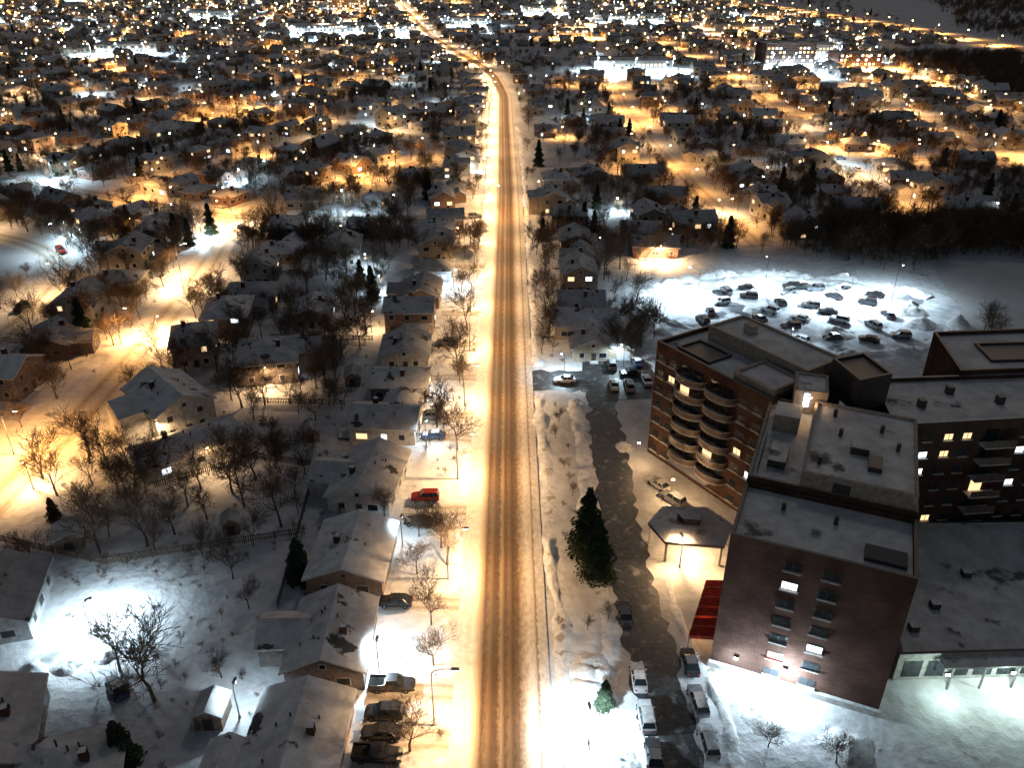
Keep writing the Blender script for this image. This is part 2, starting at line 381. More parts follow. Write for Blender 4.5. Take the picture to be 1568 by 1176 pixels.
def make_house(seed,w,l,h,rise,wing=0,garage=0,lit=.12,wall=None):
    r=random.Random(seed); mb=MB(); wall=wall or r.choice(walls); hp=r.random()<.3
    (hip if hp else gable)(mb,w,l,h,rise,wall)
    def wm():
        q=r.random()
        return M_warmw if q<lit*.6 else (M_coolw if q<lit else M_glass)
    fl=[1.0] if h<4 else [1.0,3.8]
    for z in fl:
        for y in [(-.32*l),0,(.32*l)]:
            for s in(-1,1): win(mb,s*w/2,y+r.uniform(-.4,.4),z,True,r.choice((1.0,1.5,2.0)),1.1,wm())
        for x in(-.27*w,.24*w):
            for s in(-1,1): win(mb,x,s*l/2,z,False,r.choice((1.0,1.6)),1.1,wm())
    mb.box(.02*w,-l/2,0,1.0,.2,2.1,M_trim); mb.box(.02*w,-l/2-.8,0,1.8,1.4,.3,M_conc,M_pile)
    if rise>1.8 and not hp: win(mb,0,-l/2,h+.3,False,.7,.7,M_glass)
    cx=r.choice((-.2,.2))*w; zr=h+rise*(1-abs(cx)/(w/2))
    mb.box(cx,r.uniform(-.2,.2)*l,zr-.5,.8,.8,2.0,M_brick,M_pile)
    for _ in range(4):
        vx=r.uniform(-.3,.3)*w; vy=r.uniform(-.25,.25)*l
        mb.tube((vx,vy,h+rise*(1-abs(vx)/(w/2))-.3),(vx,vy,h+rise*(1-abs(vx)/(w/2))+.8),.12,.12,6,M_trim,True)
    if wing:
        s=1 if wing>0 else -1; T=mb.T.copy(); ww=l*.5
        mb.T=T@Matrix.Translation((s*(w/2+1.2),r.uniform(-.15,.15)*l,0))@Matrix.Rotation(math.pi/2,4,'Z')
        gable(mb,ww,w*.62,h-.15,rise*.8,wall,.35); win(mb,0,-s*w*.31,1,False,1.8,1.2,wm())
        mb.T=T
    if garage:
        s=1 if garage>0 else -1; T=mb.T.copy()
        mb.T=T@Matrix.Translation((s*(w/2+2.2),-l*.18,0))
        gable(mb,4.2,6,2.6,1.1,wall,.3); mb.box(0,-3,0,2.8,.14,2.2,M_white)
        mb.T=T
    else:
        mb.box(-.2*w,l/2+1.3,.25,3.6,2.5,.2,M_fence,M_pile)
        for px in(-.2*w-1.7,-.2*w+1.7): mb.box(px,l/2+2.45,0,.12,.12,1.2,M_fence)
    return mb.mesh('house')
near=[ # x,y,rot,w,l,h,rise,wing,garage
(-23.8,60,-.02,10,14,3.2,2.0,0,-1),(-22.8,76,.02,9.5,12,3.4,2.2,-1,0),(-23,92.5,-.03,10.5,12.5,3.2,2.0,0,0),(-23.6,112,-.12,10,14,3.2,2.1,-1,0),
(-23.3,130.5,1.5,9,12,3.4,2.0,1,0),(-22.4,146,1.55,8.5,11,3.2,2.0,0,-1),(-23.2,161,.05,10,11,3.2,2.1,0,0),(-24,178,1.57,9,11,5.6,2.0,0,-1),
(-22.8,195,0,9,12,3.2,2.1,-1,0),(-21.5,212,1.57,9,10,3.2,2.0,0,0),(-22,228,.04,9.5,12,5.6,2.2,0,0),(-23,246,1.57,9,11,3.3,2,0,1),
(17.5,165,.02,9,11,3.2,2.0,0,1),(17,188,1.57,9,11,3.2,2.1,0,0),(17.5,204,.03,9,11,5.6,2.2,0,0),(19.4,221,1.55,9,11,3.2,2.0,1,0),(19,238,0,9,12,3.2,2.0,0,0),(18,256,1.57,9,11,5.5,2.0,0,0),
(-65,135,.75,11,15,5.6,2.6,-1,0),(-57,122,-.9,9,18,3.0,1.6,0,0),(-51.5,155,.2,12,13,5.0,2.2,1,0),(-69.5,162,.3,9,12,5.4,2.3,0,0),(-67,178,.15,10,13,5.2,2.4,0,0),
(-66,194,1.6,10,13,3.3,2.2,0,-1),(-68,210,.1,9,12,5.4,2.2,0,0),(-67,227,1.5,10,12,3.2,2.1,1,0),(-70,245,.1,9,12,5.2,2.1,0,0),(-48,182,.1,9,11,3.2,2,0,0),
(-103,128,.1,10,13,3.2,2.2,0,0),(-104,147,1.5,10,13,5.4,2.2,0,0),(-103,166,.2,10,12,3.2,2.1,1,0),(-105,185,.05,9,12,5.4,2.2,0,0),(-104,203,1.6,10,12,3.2,2.1,0,0),(-108,222,.1,9,12,5.4,2.2,-1,0),(-111,243,.3,9,12,3.2,2.2,0,0),
(-69,83,.25,10,12,3.4,2.3,0,0),(-58,62,.35,9,12,3.2,2.0,0,0),(-47,57,.3,10,9,3.2,2.2,0,0),(-45,250,1.5,9,12,3.2,2,0,0),(-48,225,.1,9,12,5.4,2,0,0),
(42,232,1.5,10,13,3.2,2,0,0),(44,258,.1,9,12,5.4,2,0,0),(40,246,1.5,9,12,3.2,2,0,0)]
for i,(x,y,rot,w,l,h,ri,wg,ga) in enumerate(near):
    obj('house',make_house(100+i,w,l,h,ri,wg,ga),(x,y,0),rot); mark(occ_house,x,y,max(w,l)*.62)
variants=[make_house(300+i,R.uniform(7.5,10.5),R.uniform(9,15),R.choice((3.2,3.2,5.6)),R.uniform(1.7,2.9),R.choice((0,0,1,-1)),R.choice((0,1,-1,0)),lit=.2) for i in range(22)]
mark(occ_road,40,100,24); mark(occ_road,70,105,40); mark(occ_road,35,118,22); mark(occ_road,60,80,26); mark(occ_road,18,80,9);mark(occ_road,18,110,9);mark(occ_road,20,140,12)
def inview(x,y,m=.66): return abs(x)<m*y+20
for P,ns,hw in [(resample(MAIN,8),normals(resample(MAIN,8)),5.9)]+STREETS:
    d=0;nxt=8
    for i in range(1,len(P)):
        d+=math.hypot(P[i][0]-P[i-1][0],P[i][1]-P[i-1][1])
        if d<nxt: continue
        nxt=d+R.uniform(13.5,19)*(1 if P[i][1]<900 else 1.3)
        for s in(-1,1):
            if R.random()<.12: continue
            o=hw+R.uniform(9.5,15); x=P[i][0]+s*ns[i][0]*o; y=P[i][1]+s*ns[i][1]*o
            if not inview(x,y) or y<160 or open_area(x,y) or hit(occ_house,x,y): continue
            if any(hit(occ_road,x+dx,y+dy) for dx,dy in((0,0),(4,4),(-4,4),(4,-4),(-4,-4))): continue
            if any(hit(occ_house,x+dx,y+dy) for dx,dy in((4,4),(-4,4),(4,-4),(-4,-4))): continue
            ang=math.atan2(ns[i][1],ns[i][0])+(math.pi/2 if s>0 else -math.pi/2)+R.choice((0,0,math.pi/2))+R.uniform(-.12,.12)
            obj('house',R.choice(variants),(x,y,0),ang,R.uniform(.85,1.12)); mark(occ_house,x,y,7.5)
def shed(x,y,rot,w,l):
    mb=MB(); gable(mb,w,l,2.2,.9,walls[1],.25); mb.box(0,-l/2,0,1.2,.12,1.8,M_trim); obj('garden_shed',mb.mesh('garden_shed'),(x,y,0),rot); mark(occ_house,x,y,3)
for a in ((-67,98,.4,4,4.5),(-43.5,101,.3,2.4,2.6),(-35,66,0,3.2,3.4),(-37,128,.2,3,3),(-33,150,.1,3,4)): shed(*a)

# ------------------------------------------------------------------ trees
def make_tree(seed,H,levels,sides,tw,mat,kids=(5,4,4,3),small=3):
    r=random.Random(seed); mb=MB()
    def br(p,d,L,rad,lv):
        ns_=3 if lv<2 else (2 if lv<levels else 1)
        for k in range(ns_):
            q=p+d*(L/ns_); r1=max(tw,rad*(1-.75*(k+1)/ns_)); r0=max(tw,rad*(1-.75*k/ns_))
            mb.tube(p,q,r0,r1,sides if lv<2 else small,mat)
            if lv<levels and (k>0 or lv>0):
                nk=kids[min(lv,3)]
                for c in range(nk if k==ns_-1 else max(1,nk-1)):
                    ax=d.orthogonal().normalized(); ax.rotate(Matrix.Rotation(r.uniform(0,6.28),3,d))
                    a=r.uniform(.4,.95); nd=(d*math.cos(a)+ax*math.sin(a)); nd.z+=.15; nd.normalize()
                    br(p+(q-p)*r.uniform(.3,1),nd,L*r.uniform(.5,.75),r1*.7,lv+1)
            p=q; d=(d+Vector((r.uniform(-.2,.2),r.uniform(-.2,.2),r.uniform(-.05,.15)))).normalized()
    br(Vector((0,0,-.1)),Vector((r.uniform(-.06,.06),r.uniform(-.06,.06),1)).normalized(),H*.5,H*.022,0)
    return mb.mesh('bare_tree')
treesN=[make_tree(20+i,R.uniform(8.5,11),4,4,.02,M_bark,(4,3,3,2)) for i in range(7)]
treesF=[make_tree(50+i,R.uniform(8,10),3,3,.03,M_barkd,(4,3,3,2)) for i in range(4)]
def make_spruce(seed,H,W):
    r=random.Random(seed); mb=MB(); mb.tube((0,0,-.1),(0,0,H*.95),H*.022,.03,6,M_bark)
    for k in range(int(H*420)):
        t=r.random()**.7; z=H*(.04+.96*(1-t)); rad=W/2*t**.8*(.85+.3*math.sin(z*3.3))
        a=r.uniform(0,6.28); rad*=1+.18*math.sin(a*3+z*1.3); rr=rad*math.sqrt(r.uniform(.05,1)); p=Vector((rr*math.cos(a),rr*math.sin(a),z-rr*.25))
        s=r.uniform(.25,.5); o=Vector((math.cos(a),math.sin(a),-.35+r.uniform(-.3,.3))).normalized(); sd=Vector((-math.sin(a),math.cos(a),r.uniform(-.7,.7)))
        mb.face([p-sd*s*.6,p+o*s*.6-sd*s*.45,p+o*s*1.1,p+o*s*.6+sd*s*.5],r.choice((M_needle,M_needle,M_needle2)))
    return mb.mesh('spruce_tree')
sp=[make_spruce(1,12,6.6),make_spruce(2,7.5,4.2),make_spruce(3,9,4)]
for x,y,k,s in ((11.2,95.5,0,1.0),(12.2,90.5,0,.85),(-30.3,90,1,1),(11,67.5,1,.6),(11,340,2,1.2),(23,255,2,1),(26,252,2,.8),(-72.5,104,1,.55),(-99,172,2,1.1),(-36,196,2,1),(-40,203,2,.9),
   (-43,60,1,.9),(-95,250,2,1.1),(60,262,2,1),(110,300,2,1.2),(-30,290,2,1.1)):
    obj('spruce_tree',sp[k],(x,y,0),R.uniform(0,6),s); mark(occ_house,x,y,2)
def tree(x,y,s=1.0,k=None):
    obj('bare_tree',treesN[k if k is not None else R.randrange(7)],(x,y,0),R.uniform(0,6.28),(s,s,s*R.uniform(.9,1.1)))
for x,y,s in ((-9.9,124,1.05),(-9.5,93,.95),(-13.7,91,.7),(-10.8,81,.7),(-9.9,74,.6),(-10.6,176,1.1),(-11.5,61.5,.8),(-20.2,104,.6),(-43,68.5,1.5),(-49,73,.9),(-10,148,.8),(-10.5,200,.9),(-10.8,222,.8),(-10,235,.9),
   (8.5,172,.7),(9,196,.8),(9,212,.7),(-36,72,.5),(-40,90,.7),(-46,95,.6),(-36,84,.5),(-52,100,.8),(-58,103,.9),(-64,111,.9),(-75,122,1.1),(-80,115,1),(-46,113,.8),(-52,112,.8),(-41,118,.8),(-47,121,.7),(-36,140,.7),(-40,147,.8),(-70,118,1),(-75,110,.9),(-60,114,.9),(-50,118,.8),(-70,93,.8),
   (25,163,1),(28,178,1),(33,172,.8),(31,190,.9),(36,60,.5),(13,82,.3),(29,62,.4),(10,80,.25),(9,118,.3),(10,110,.25),(8,128,.3),(9,134,.3)):
    tree(x,y,s)
n=0
for _ in range(9000):
    y=R.uniform(95,235); x=R.uniform(-.66*y-6,.64*y+6)
    if x>34 and y<165: continue
    if -33<x<5 and R.random()<.88: continue
    if 5<x<34 and y<158: continue
    if x<-30 and y<130 and R.random()<.6: continue
    if hit(occ_road,x,y) or hit(occ_house,x,y) or open_area(x,y): continue
    tree(x,y,R.choice((.35,.5,.6,.7,.85,1.05))*R.uniform(.85,1.15)); mark(occ_house,x,y,2.0); n+=1
    if n>300: break
def instancer(name,child_name,mesh,pts):
    vs=[];fs=[]
    for x,y,s in pts:
        a=R.uniform(0,6.28);h=s/2*math.sqrt(2); i=len(vs)
        for q in range(4): vs.append((x+h*math.cos(a+q*math.pi/2),y+h*math.sin(a+q*math.pi/2),0))
        fs.append((i,i+1,i+2,i+3))
    me=bpy.data.meshes.new(name); me.from_pydata(vs,[],fs); o=obj(name,me)
    o.instance_type='FACES'; o.use_instance_faces_scale=True; o.instance_faces_scale=1.0
    o.show_instancer_for_render=False; o.show_instancer_for_viewport=False
    c=obj(child_name,mesh); c.parent=o
lists=[[] for _ in range(4)]; fsp=[]
for _ in range(40000):
    y=235+(1700-235)*R.random()**1.5; x=R.uniform(-.66*y-10,.66*y+10)
    if hit(occ_road,x,y) or hit(occ_house,x,y) or open_area(x,y): continue
    if y>600 and R.random()<.45: continue
    if y<600 and abs(x-mainx(y))<30 and R.random()<.7: continue
    if R.random()<.02: fsp.append((x,y,R.uniform(.7,1.1)))
    else: lists[R.randrange(4)].append((x,y,R.uniform(.45,1.1)))
    if sum(map(len,lists))>5200: break
for _ in range(2300):
    q=R.random()
    if q<.5: x,y=R.uniform(290,450),R.uniform(440,700)
    elif q<.58: x,y=R.uniform(95,175),R.uniform(225,246)
    elif q<.7: x,y=R.uniform(485,640),R.uniform(760,1030)
    else: x,y=R.uniform(500,1050),R.uniform(1000,1680)
    if hit(occ_road,x,y) or open_area(x,y): continue
    lists[R.randrange(4)].append((x,y,R.uniform(.8,1.35)*(1.8 if q>.7 else 1)))
for k in range(4): instancer('distant_trees','bare_tree_crown',treesF[k],lists[k])
instancer('distant_trees','spruce_tree_crown',sp[2],fsp)
sh=[]
for _ in range(1500):
    y=R.uniform(58,200); x=R.uniform(-.66*y-6,14)
    if hit(occ_road,x,y) or hit(occ_house,x,y): continue
    sh.append((x,y,R.uniform(.08,.22)))
instancer('garden_shrubs','shrub',treesF[1],sh[:230])

# ------------------------------------------------------------------ lamps
WARM=(1,.47,.13);WW=(1,.62,.3);COOL=(.66,.87,1.0);TEAL=(.72,1,.9)
def lamp_mesh(H,arm,mh,n,br=.0):
    mb=MB(); mb.tube((0,0,0),(0,0,H-.6),.11,.07,8,M_pole,True)
    pts=[(0,0,H-.6),(0,arm*.15,H-.15),(0,arm*.5,H+.1),(0,arm,H+.15)]
    for a,b in zip(pts,pts[1:]): mb.tube(a,b,.06,.05,6,M_pole)
    mb.box(0,arm+.3,H+.06,.36,.9,.16,M_pole)
    if br: mb.ball((0,arm+.3,H-.1),br,mh)
    else: mb.box(0,arm+.32,H-.04,.28,.66,.1,mh)
    mb.tube((0,0,0),(0,0,.4),.2,.18,8,M_conc,True)
    return mb.mesh(n)
LM={}
for k,H,arm,nm in(('s',9,2.4,'street_lamp'),('y',5.2,.5,'yard_lamp')):
    for c,mh in((0,M_hw),(1,M_hc)):
        LM[(k,c,0)]=lamp_mesh(H,arm,mh,nm,0 if k=='s' else .16); LM[(k,c,1)]=lamp_mesh(H,arm,mh,nm,.26); LM[(k,c,2)]=lamp_mesh(H,arm,mh,nm,.45)
LD={}
def lightdata(c,P):
    k=(c,P)
    if k not in LD:
        l=bpy.data.lights.new('lamp_light','SPOT'); l.energy=P; l.color=c; l.spot_size=math.radians(165); l.spot_blend=.5; l.shadow_soft_size=.2; LD[k]=l
    return LD[k]
def lamp(x,y,ang,kind='s',c=WARM,P=6000,light=True):
    H,arm=(9,2.4) if kind=='s' else (5.2,.5)
    o=obj('street_lamp' if kind=='s' else 'yard_lamp',LM[(kind,1 if c in(COOL,TEAL) else 0,0 if y<260 else (1 if y<620 else 2))],(x,y,0),ang)
    if light: obj('lamp_light',lightdata(c,P),(0,arm+.32,H-.75),parent=o)
Y=65
while Y<640:
    lamp(mainx(Y)-7.8,Y,-math.pi/2,'s',WW,15000 if Y<350 else 20000); Y+=25
for P,ns,hw in STREETS:
    d=0;nxt=R.uniform(5,25);side=R.choice((-1,1))
    for i in range(1,len(P)):
        d+=math.hypot(P[i][0]-P[i-1][0],P[i][1]-P[i-1][1])
        if d<nxt: continue
        yy=P[i][1]; nxt=d+(R.uniform(32,50) if yy<600 else R.uniform(40,80))
        x=P[i][0]+side*ns[i][0]*(hw+.8);y=P[i][1]+side*ns[i][1]*(hw+.8)
        if not inview(x,y,.64): continue
        ang=math.atan2(-side*ns[i][1],-side*ns[i][0])-math.pi/2
        q=R.random(); lamp(x,y,ang,'s',COOL if q<.12 else (WW if q<.35 else WARM),R.choice((9000,16000,28000)) if yy<600 else R.choice((30000,50000)),light=(yy<620 or R.random()<.38))
Ph=resample(HW,45)
for (x,y) in Ph: lamp(x-10,y,-math.pi/2,'s',WARM,70000)
Ym=665
while Ym<1500: lamp(mainx(Ym)-7,Ym,-math.pi/2,'s',R.choice((WARM,WW)),40000); Ym+=45
YL=[(-55.5,79.5,15000,COOL),(-32,66,1500,COOL),(-16.5,72.5,7000,COOL),(8.7,62.5,12000,COOL),(24.5,92.5,5000,WW),(11,152.5,4000,COOL),(24,157,3000,COOL),
 (-104,313,14000,COOL),(-59,358,12000,COOL),(-34.6,198,4000,COOL),(-15.5,203,5000,COOL),(14,283,4000,COOL),(36,272,10000,COOL),(42,222,22000,WW),(-95,242,16000,COOL),(-17.3,145,1200,COOL),(-16.5,97,1500,COOL),
 (-80,112,7000,WW),(-50,146,5000,WW),(-60,129,3500,WW),(-64,124.5,2500,WW),(-52,116,2500,WW),(-20,330,9000,COOL),(-112,265,8000,COOL),(-76,76,3000,WW),(62,165,4000,COOL),(-82,172,30000,WW),(-86,200,14000,WW),(-88,255,16000,WW),(70,270,16000,WW),(-15.5,125,1500,COOL),(-40,215,4000,COOL),(-33,175,2500,WW)]
for x,y,P,c in YL: lamp(x,y,R.uniform(-1,1),'y',c,P)
for x,y,P in ((47,193,22000),(83,187,28000),(97,194,12000),(66,200,12000)): lamp(x,y,R.uniform(-1,1),'s',COOL,P)  # last two lamps are added to even out the light over the lot
hs=[o for o in COL.objects if o.name.startswith('house') and o.location.y>230]
for o in R.sample(hs,min(520,len(hs))):
    q=R.random(); lamp(o.location.x+R.choice((-7,7)),o.location.y-R.uniform(5,8),R.uniform(0,6),'y',COOL if q<.4 else WARM,R.choice((3000,6000,12000)),light=R.random()<.22)
def flat(x,y,w,l,h,mat,rot=0,name='commercial_building',litw=.5):
    mb=MB(); mb.box(0,0,0,w,l,h,mat,M_aroof); mb.box(0,-l/2,h-.1,w+.4,.4,.6,M_trim); mb.box(0,l/2,h-.1,w+.4,.4,.6,M_trim); mb.box(-w/2,0,h-.08,.4,l-.5,.55,M_trim); mb.box(w/2,0,h-.08,.4,l-.5,.55,M_trim)
    mb.box(w*.2,l*.1,h,3,3,1.6,M_conc,M_pile); mb.box(-w*.25,-l*.1,h,4,2.5,1.3,M_conc,M_pile)
    z=1
    while z+1.6<h:
        k=-w/2+2
        while k<w/2-1.5:
            win(mb,k,-l/2,z,False,1.8,1.5,R.choice((M_warmw,M_coolw)) if R.random()<litw else M_glass); k+=3.2
        z+=3
    obj(name,mb.mesh(name),(x,y,0),rot)
for i,(x,y,w,l,h,m) in enumerate(COMM):
    flat(x,y,w,l,h,(M_conc,M_stucco,M_brickd)[m],.1)
    cc=(COOL,COOL,WARM)[i%3] if i!=2 else WARM
    for k in(-1,0,1): lamp(x+k*w*.45,y-l/2-12-R.uniform(0,8),math.pi,'s',cc,150000)
    if i in(0,1,3,4,6):
        for k in(-.7,.7): lamp(x+k*w*.45,y-l/2-38,math.pi,'s',COOL,150000)
for _ in range(45):
    y=R.uniform(950,1600);x=R.uniform(-.6*y,.28*y); lamp(x,y,R.uniform(0,6),'s',R.choice((COOL,WARM,WARM,WW)),R.choice((80000,160000,250000)))
for _ in range(14):
    lamp(R.uniform(620,1000),R.uniform(1450,1680),0,'s',WARM,60000,light=False)

# ------------------------------------------------------------------ apartment building
apt=bpy.data.objects.new('apartment_building',None); COL.objects.link(apt)
def inset(poly,d):
    n=len(poly);out=[]
    for i in range(n):
        p0=Vector(poly[i-1]);p1=Vector(poly[i]);p2=Vector(poly[(i+1)%n])
        a=(p1-p0).normalized();b=(p2-p1).normalized(); na=Vector((-a.y,a.x));nb=Vector((-b.y,b.x))
        bis=(na+nb); bis=bis/(bis.length_squared/2) if bis.length>1e-4 else na
        out.append(tuple(p1+bis*d))
    return out
def block(mb,poly,z0,z1,wall,par=.7,cop=M_trim,roof=M_aroof):
    n=len(poly); inn=inset(poly,.4)
    for j in range(n):
        a=poly[j];b=poly[(j+1)%n];c=inn[(j+1)%n];d=inn[j]
        mb.face([(*a,z0),(*b,z0),(*b,z1),(*a,z1)],wall)
        mb.face([(*a,z1),(*b,z1),(*c,z1),(*d,z1)],cop)
        mb.face([(*d,z1),(*c,z1),(*c,z1-par),(*d,z1-par)],wall)
    mb.face([(*p,z1-par) for p in inn],roof)
def frameT(p0,p1):
    a=math.atan2(p1[1]-p0[1],p1[0]-p0[0]); return Matrix.Translation((p0[0],p0[1],0))@Matrix.Rotation(a,4,'Z')
def awin(mb,s,z,w,h,mat,sill=True):
    mb.box(s,0,z-.12,w+.24,.1,h+.24,M_trim); mb.box(s,0,z,w,.16,h,mat); mb.box(s,0,z+.003,.07,.22,h-.01,M_trim)
    if sill: mb.box(s,-.14,z-.26,w+.4,.34,.14,M_conc,M_pile)
ar=random.Random(5)
O=Vector((25,74.2)); U=Vector((.92,-.391)); V=Vector((.391,.92))
def PA(u,v): p=O+U*u+V*v; return (p.x,p.y)
mb=MB()
block(mb,[PA(0,0),PA(19.7,0),PA(19.7,11.5),PA(0,11.5)],0,20.8,M_brick)
block(mb,[PA(.02,11.5),PA(19.68,11.5),PA(19.68,33.5),PA(.02,33.5)],0,21.6,M_brick,cop=M_stucco)
block(mb,[PA(6.2,11.8),PA(19.3,11.8),PA(19.3,31),PA(6.2,31)],20.9,23.6,M_stucco,par=.35,cop=M_stucco)
A0,A1=PA(0,0),PA(19.7,0)
mb.T=frameT(A0,A1)
for f in range(7):
    z=1.3+f*2.75
    for s,w in((7.3,1.7),(11.4,1.7)):
        mt=M_glass
        if (f,s) in((5,7.3),(2,11.4)): mt=M_coolw
        if (f,s)==(1,7.3): mt=M_redw
        awin(mb,s,z,w,.95,mt)
mb.box(9.85,-.25,-.05,20.2,.5,.9,M_conc,M_pile)
mb.T=Matrix.Identity(4)
def roofbox(u,v,su,sv,z,h,mat,top=M_aroof):
    c=PA(u,v); mb.T=Matrix.Translation((c[0],c[1],0))@Matrix.Rotation(math.atan2(U.y,U.x),4,'Z'); mb.box(0,0,z,su,sv,h,mat,top); mb.T=Matrix.Identity(4)
roofbox(16.5,3.2,4.4,2.6,20.1,.5,M_trim,M_glass); roofbox(3,18,2.2,5,20.9,1.1,M_trim); roofbox(12.5,20,2.2,2.2,23.25,1.0,M_trim); roofbox(9,5,1,1,20.1,.8,M_conc); roofbox(14.4,17,1.6,3,23.25,.7,M_trim,M_trim); roofbox(3,27,3.4,4,20.9,2.6,M_stucco)
for k in range(8): roofbox(1,13.5+k*1.1,.08,.08,20.9,1.6,M_trim)
for u,v in((5,8),(11,7.5),(15,26),(9,28),(8,15),(10,23),(17,22)): roofbox(u,v,.5,.5,20.1 if v<11 else 23.25,1.1,M_trim,M_trim)
roofbox(11,11.78,2.0,.2,20.9,2.1,M_trim)
obj('tower_front_wing',mb.mesh('tower_front_wing'),parent=apt)
mb=MB(); B0,B1,B2,B3=(24.3,123.6),(37.6,103.4),(52.1,113.2),(39,133)
block(mb,[B0,B1,B2,B3],0,22.0,M_brick,par=.8)
def lerp(a,b,t): return (a[0]+(b[0]-a[0])*t,a[1]+(b[1]-a[1])*t)
def quadB(s0,s1,t0,t1):
    f=lambda s,t: lerp(lerp(B0,B1,s),lerp(B3,B2,s),t)
    return [f(s0,t0),f(s1,t0),f(s1,t1),f(s0,t1)]
block(mb,quadB(.12,.97,.5,.97),21.3,23.8,M_stucco,par=.4,cop=M_trim); block(mb,quadB(.66,.98,.06,.44),21.3,22.9,M_stucco,par=.4)
block(mb,quadB(.12,.42,.1,.4),21.25,21.7,M_trim,par=.3,roof=M_trim); block(mb,quadB(.3,.38,.7,.78),23.5,24.9,M_conc,par=.1)
L=math.hypot(B1[0]-B0[0],B1[1]-B0[1]); mb.T=frameT(B0,B1)
for f in range(7):
    z=1.2+f*2.95
    for s in(1.6,4.2,19.6,22.4):
        awin(mb,s,z,1.3,1.0,M_warmw if (f,s) in((3,19.6),(5,4.2)) else (M_coolw if (f,s)==(2,22.4) else M_glass))
    if f>0:
        zz=z-.95
        for c,hw_ in((8.6,3.1),(15.0,3.1)):
            arc=[(c-hw_*math.cos(math.pi*k/12),-2.0*math.sin(math.pi*k/12)) for k in range(13)]
            mb.prism([(x,y) for x,y in arc],zz,zz+.22,M_conc,M_pile)
            for a,b in zip(arc,arc[1:]):
                mb.face([(a[0],a[1],zz+.3),(b[0],b[1],zz+.3),(b[0],b[1],zz+1.2),(a[0],a[1],zz+1.2)],M_bal)
                mb.tube((a[0],a[1],zz+1.24),(b[0],b[1],zz+1.24),.05,.05,4,M_white)
            for s in(-1.3,1.3):
                mb.box(c+s,0,zz+.25,1.9,.14,2.1,M_warmw if ar.random()<.1 else M_glass)
    mb.box(12,-.06,z-.55,L-.1,.12,.12,M_conc)
mb.box(12,-1.4,3.0,9,2.8,.25,M_trim,M_pile)
mb.T=frameT(B3,B0)
for f in range(7):
    for s in(3,7,11,15): awin(mb,s,1.2+f*2.95,1.3,1.0,M_glass)
mb.T=Matrix.Identity(4)
obj('balcony_wing',mb.mesh('balcony_wing'),parent=apt)
mb=MB(); D=[(53.5,97.6),(97,102),(97,114.5),(55.5,111.7)]
block(mb,D,0,21.2,M_brickd,cop=M_aroof); block(mb,[(69.5,112.4),(97,114.6),(97,129),(72,127)],0,22.1,M_brickd)
block(mb,[(76.5,116.5),(86,117),(86,123.5),(77,123)],21.35,21.9,M_trim,par=.3,roof=M_trim)
for x,y in((60,104),(66,108),(72,105),(80,109)): mb.box(x,y,20.5,1.0,1.0,1.2,M_trim,M_trim)
mb.T=frameT(D[0],D[1])
for f in range(1,7):
    z=1.2+f*2.85
    for s in(2.6,5.2,8.4,11.2): awin(mb,s,z,1.2,.9,M_coolw if (f,s) in((5,2.6),(5,5.2),(4,2.6),(4,5.2),(3,5.2)) else (M_warmw if ar.random()<.06 else M_glass))
    mb.box(15.5,-.9,z-.95,4.6,1.8,.2,M_conc,M_pile); mb.box(15.5,-1.75,z-.7,4.5,.08,1.0,M_bal); mb.box(14.9,0,z-.7,1.8,.16,2.0,M_warmw if f==3 else M_glass)
    for s in(20,23,26,30,34): awin(mb,s,z,1.2,.9,M_coolw if ar.random()<.1 else M_glass)
mb.T=Matrix.Identity(4)
obj('east_wing',mb.mesh('east_wing'),parent=apt)
mb=MB(); block(mb,[(49,101.5),(54.4,103.5),(53,110.5),(47.6,108.5)],21,26.2,M_trim,par=.4,roof=M_trim); block(mb,[(40.2,101.6),(44.6,100.6),(46.4,106),(42,107.4)],21,24.6,M_stucco,par=.3,cop=M_stucco)
mb.box(41.8,101.1,22.2,.7,.5,2.0,M_coolw); obj('rooftop_penthouse',mb.mesh('rooftop_penthouse'),parent=apt)
mb=MB(); PD=[(47,71.6),(86,73),(86,98),(53.6,97.4)]
block(mb,PD,0,4.4,M_conc,par=.3,roof=M_aroof); mb.T=frameT(PD[0],PD[1])
for s in range(2,36,3): mb.box(s,0,.6,2.3,.14,2.6,M_glass)
mb.box(16,-.9,3.6,22,1.8,.25,M_trim,M_pile); mb.box(16,-.9,3.46,20,.5,.12,M_strip)
for s in range(6,28,4): mb.box(s,-1.6,0,.2,.2,3.6,M_pole)
mb.T=Matrix.Identity(4)
for x,y in((55,80),(62,86),(50.5,76),(68,78)): mb.box(x,y,4.1,1.1,1.1,.9,M_trim,M_pile)
obj('podium',mb.mesh('podium'),parent=apt)
mb=MB(); mb.T=frameT(PA(0,0),PA(0,12))
for k in range(6):
    a=1+k*1.95; mb.face([(a,3.2,2.7),(a+1.5,3.2,2.7),(a+1.5,.05,3.7),(a,.05,3.7)],M_red); mb.face([(a,3.2,2.2),(a+1.5,3.2,2.2),(a+1.5,3.2,2.7),(a,3.2,2.7)],M_red)
    mb.tube((a,3.1,0),(a,3.1,2.7),.06,.06,6,M_pole); mb.face([(a,3.2,2.69),(a,.05,3.69),(a,.05,3.2),(a,3.2,2.2)],M_red)
obj('entrance_awning',mb.mesh('entrance_awning'),parent=apt)
mb=MB(); hexa=[(22.2,93.5),(30.6,92.5),(33,97.5),(30,101.8),(23.2,102),(20.4,98)]
for x,y in hexa: mb.box(x*.93+26.6*.07,y*.93+97.5*.07,0,.3,.3,3.4,M_conc)
mb.prism(hexa,3.4,3.9,M_trim,M_pile); ih=[(x*.3+26.8*.7,y*.3+97.8*.7+1) for x,y in hexa]; mb.prism(ih,3.9,5.0,M_glass,M_pile)
o=obj('entrance_pavilion',mb.mesh('entrance_pavilion'))
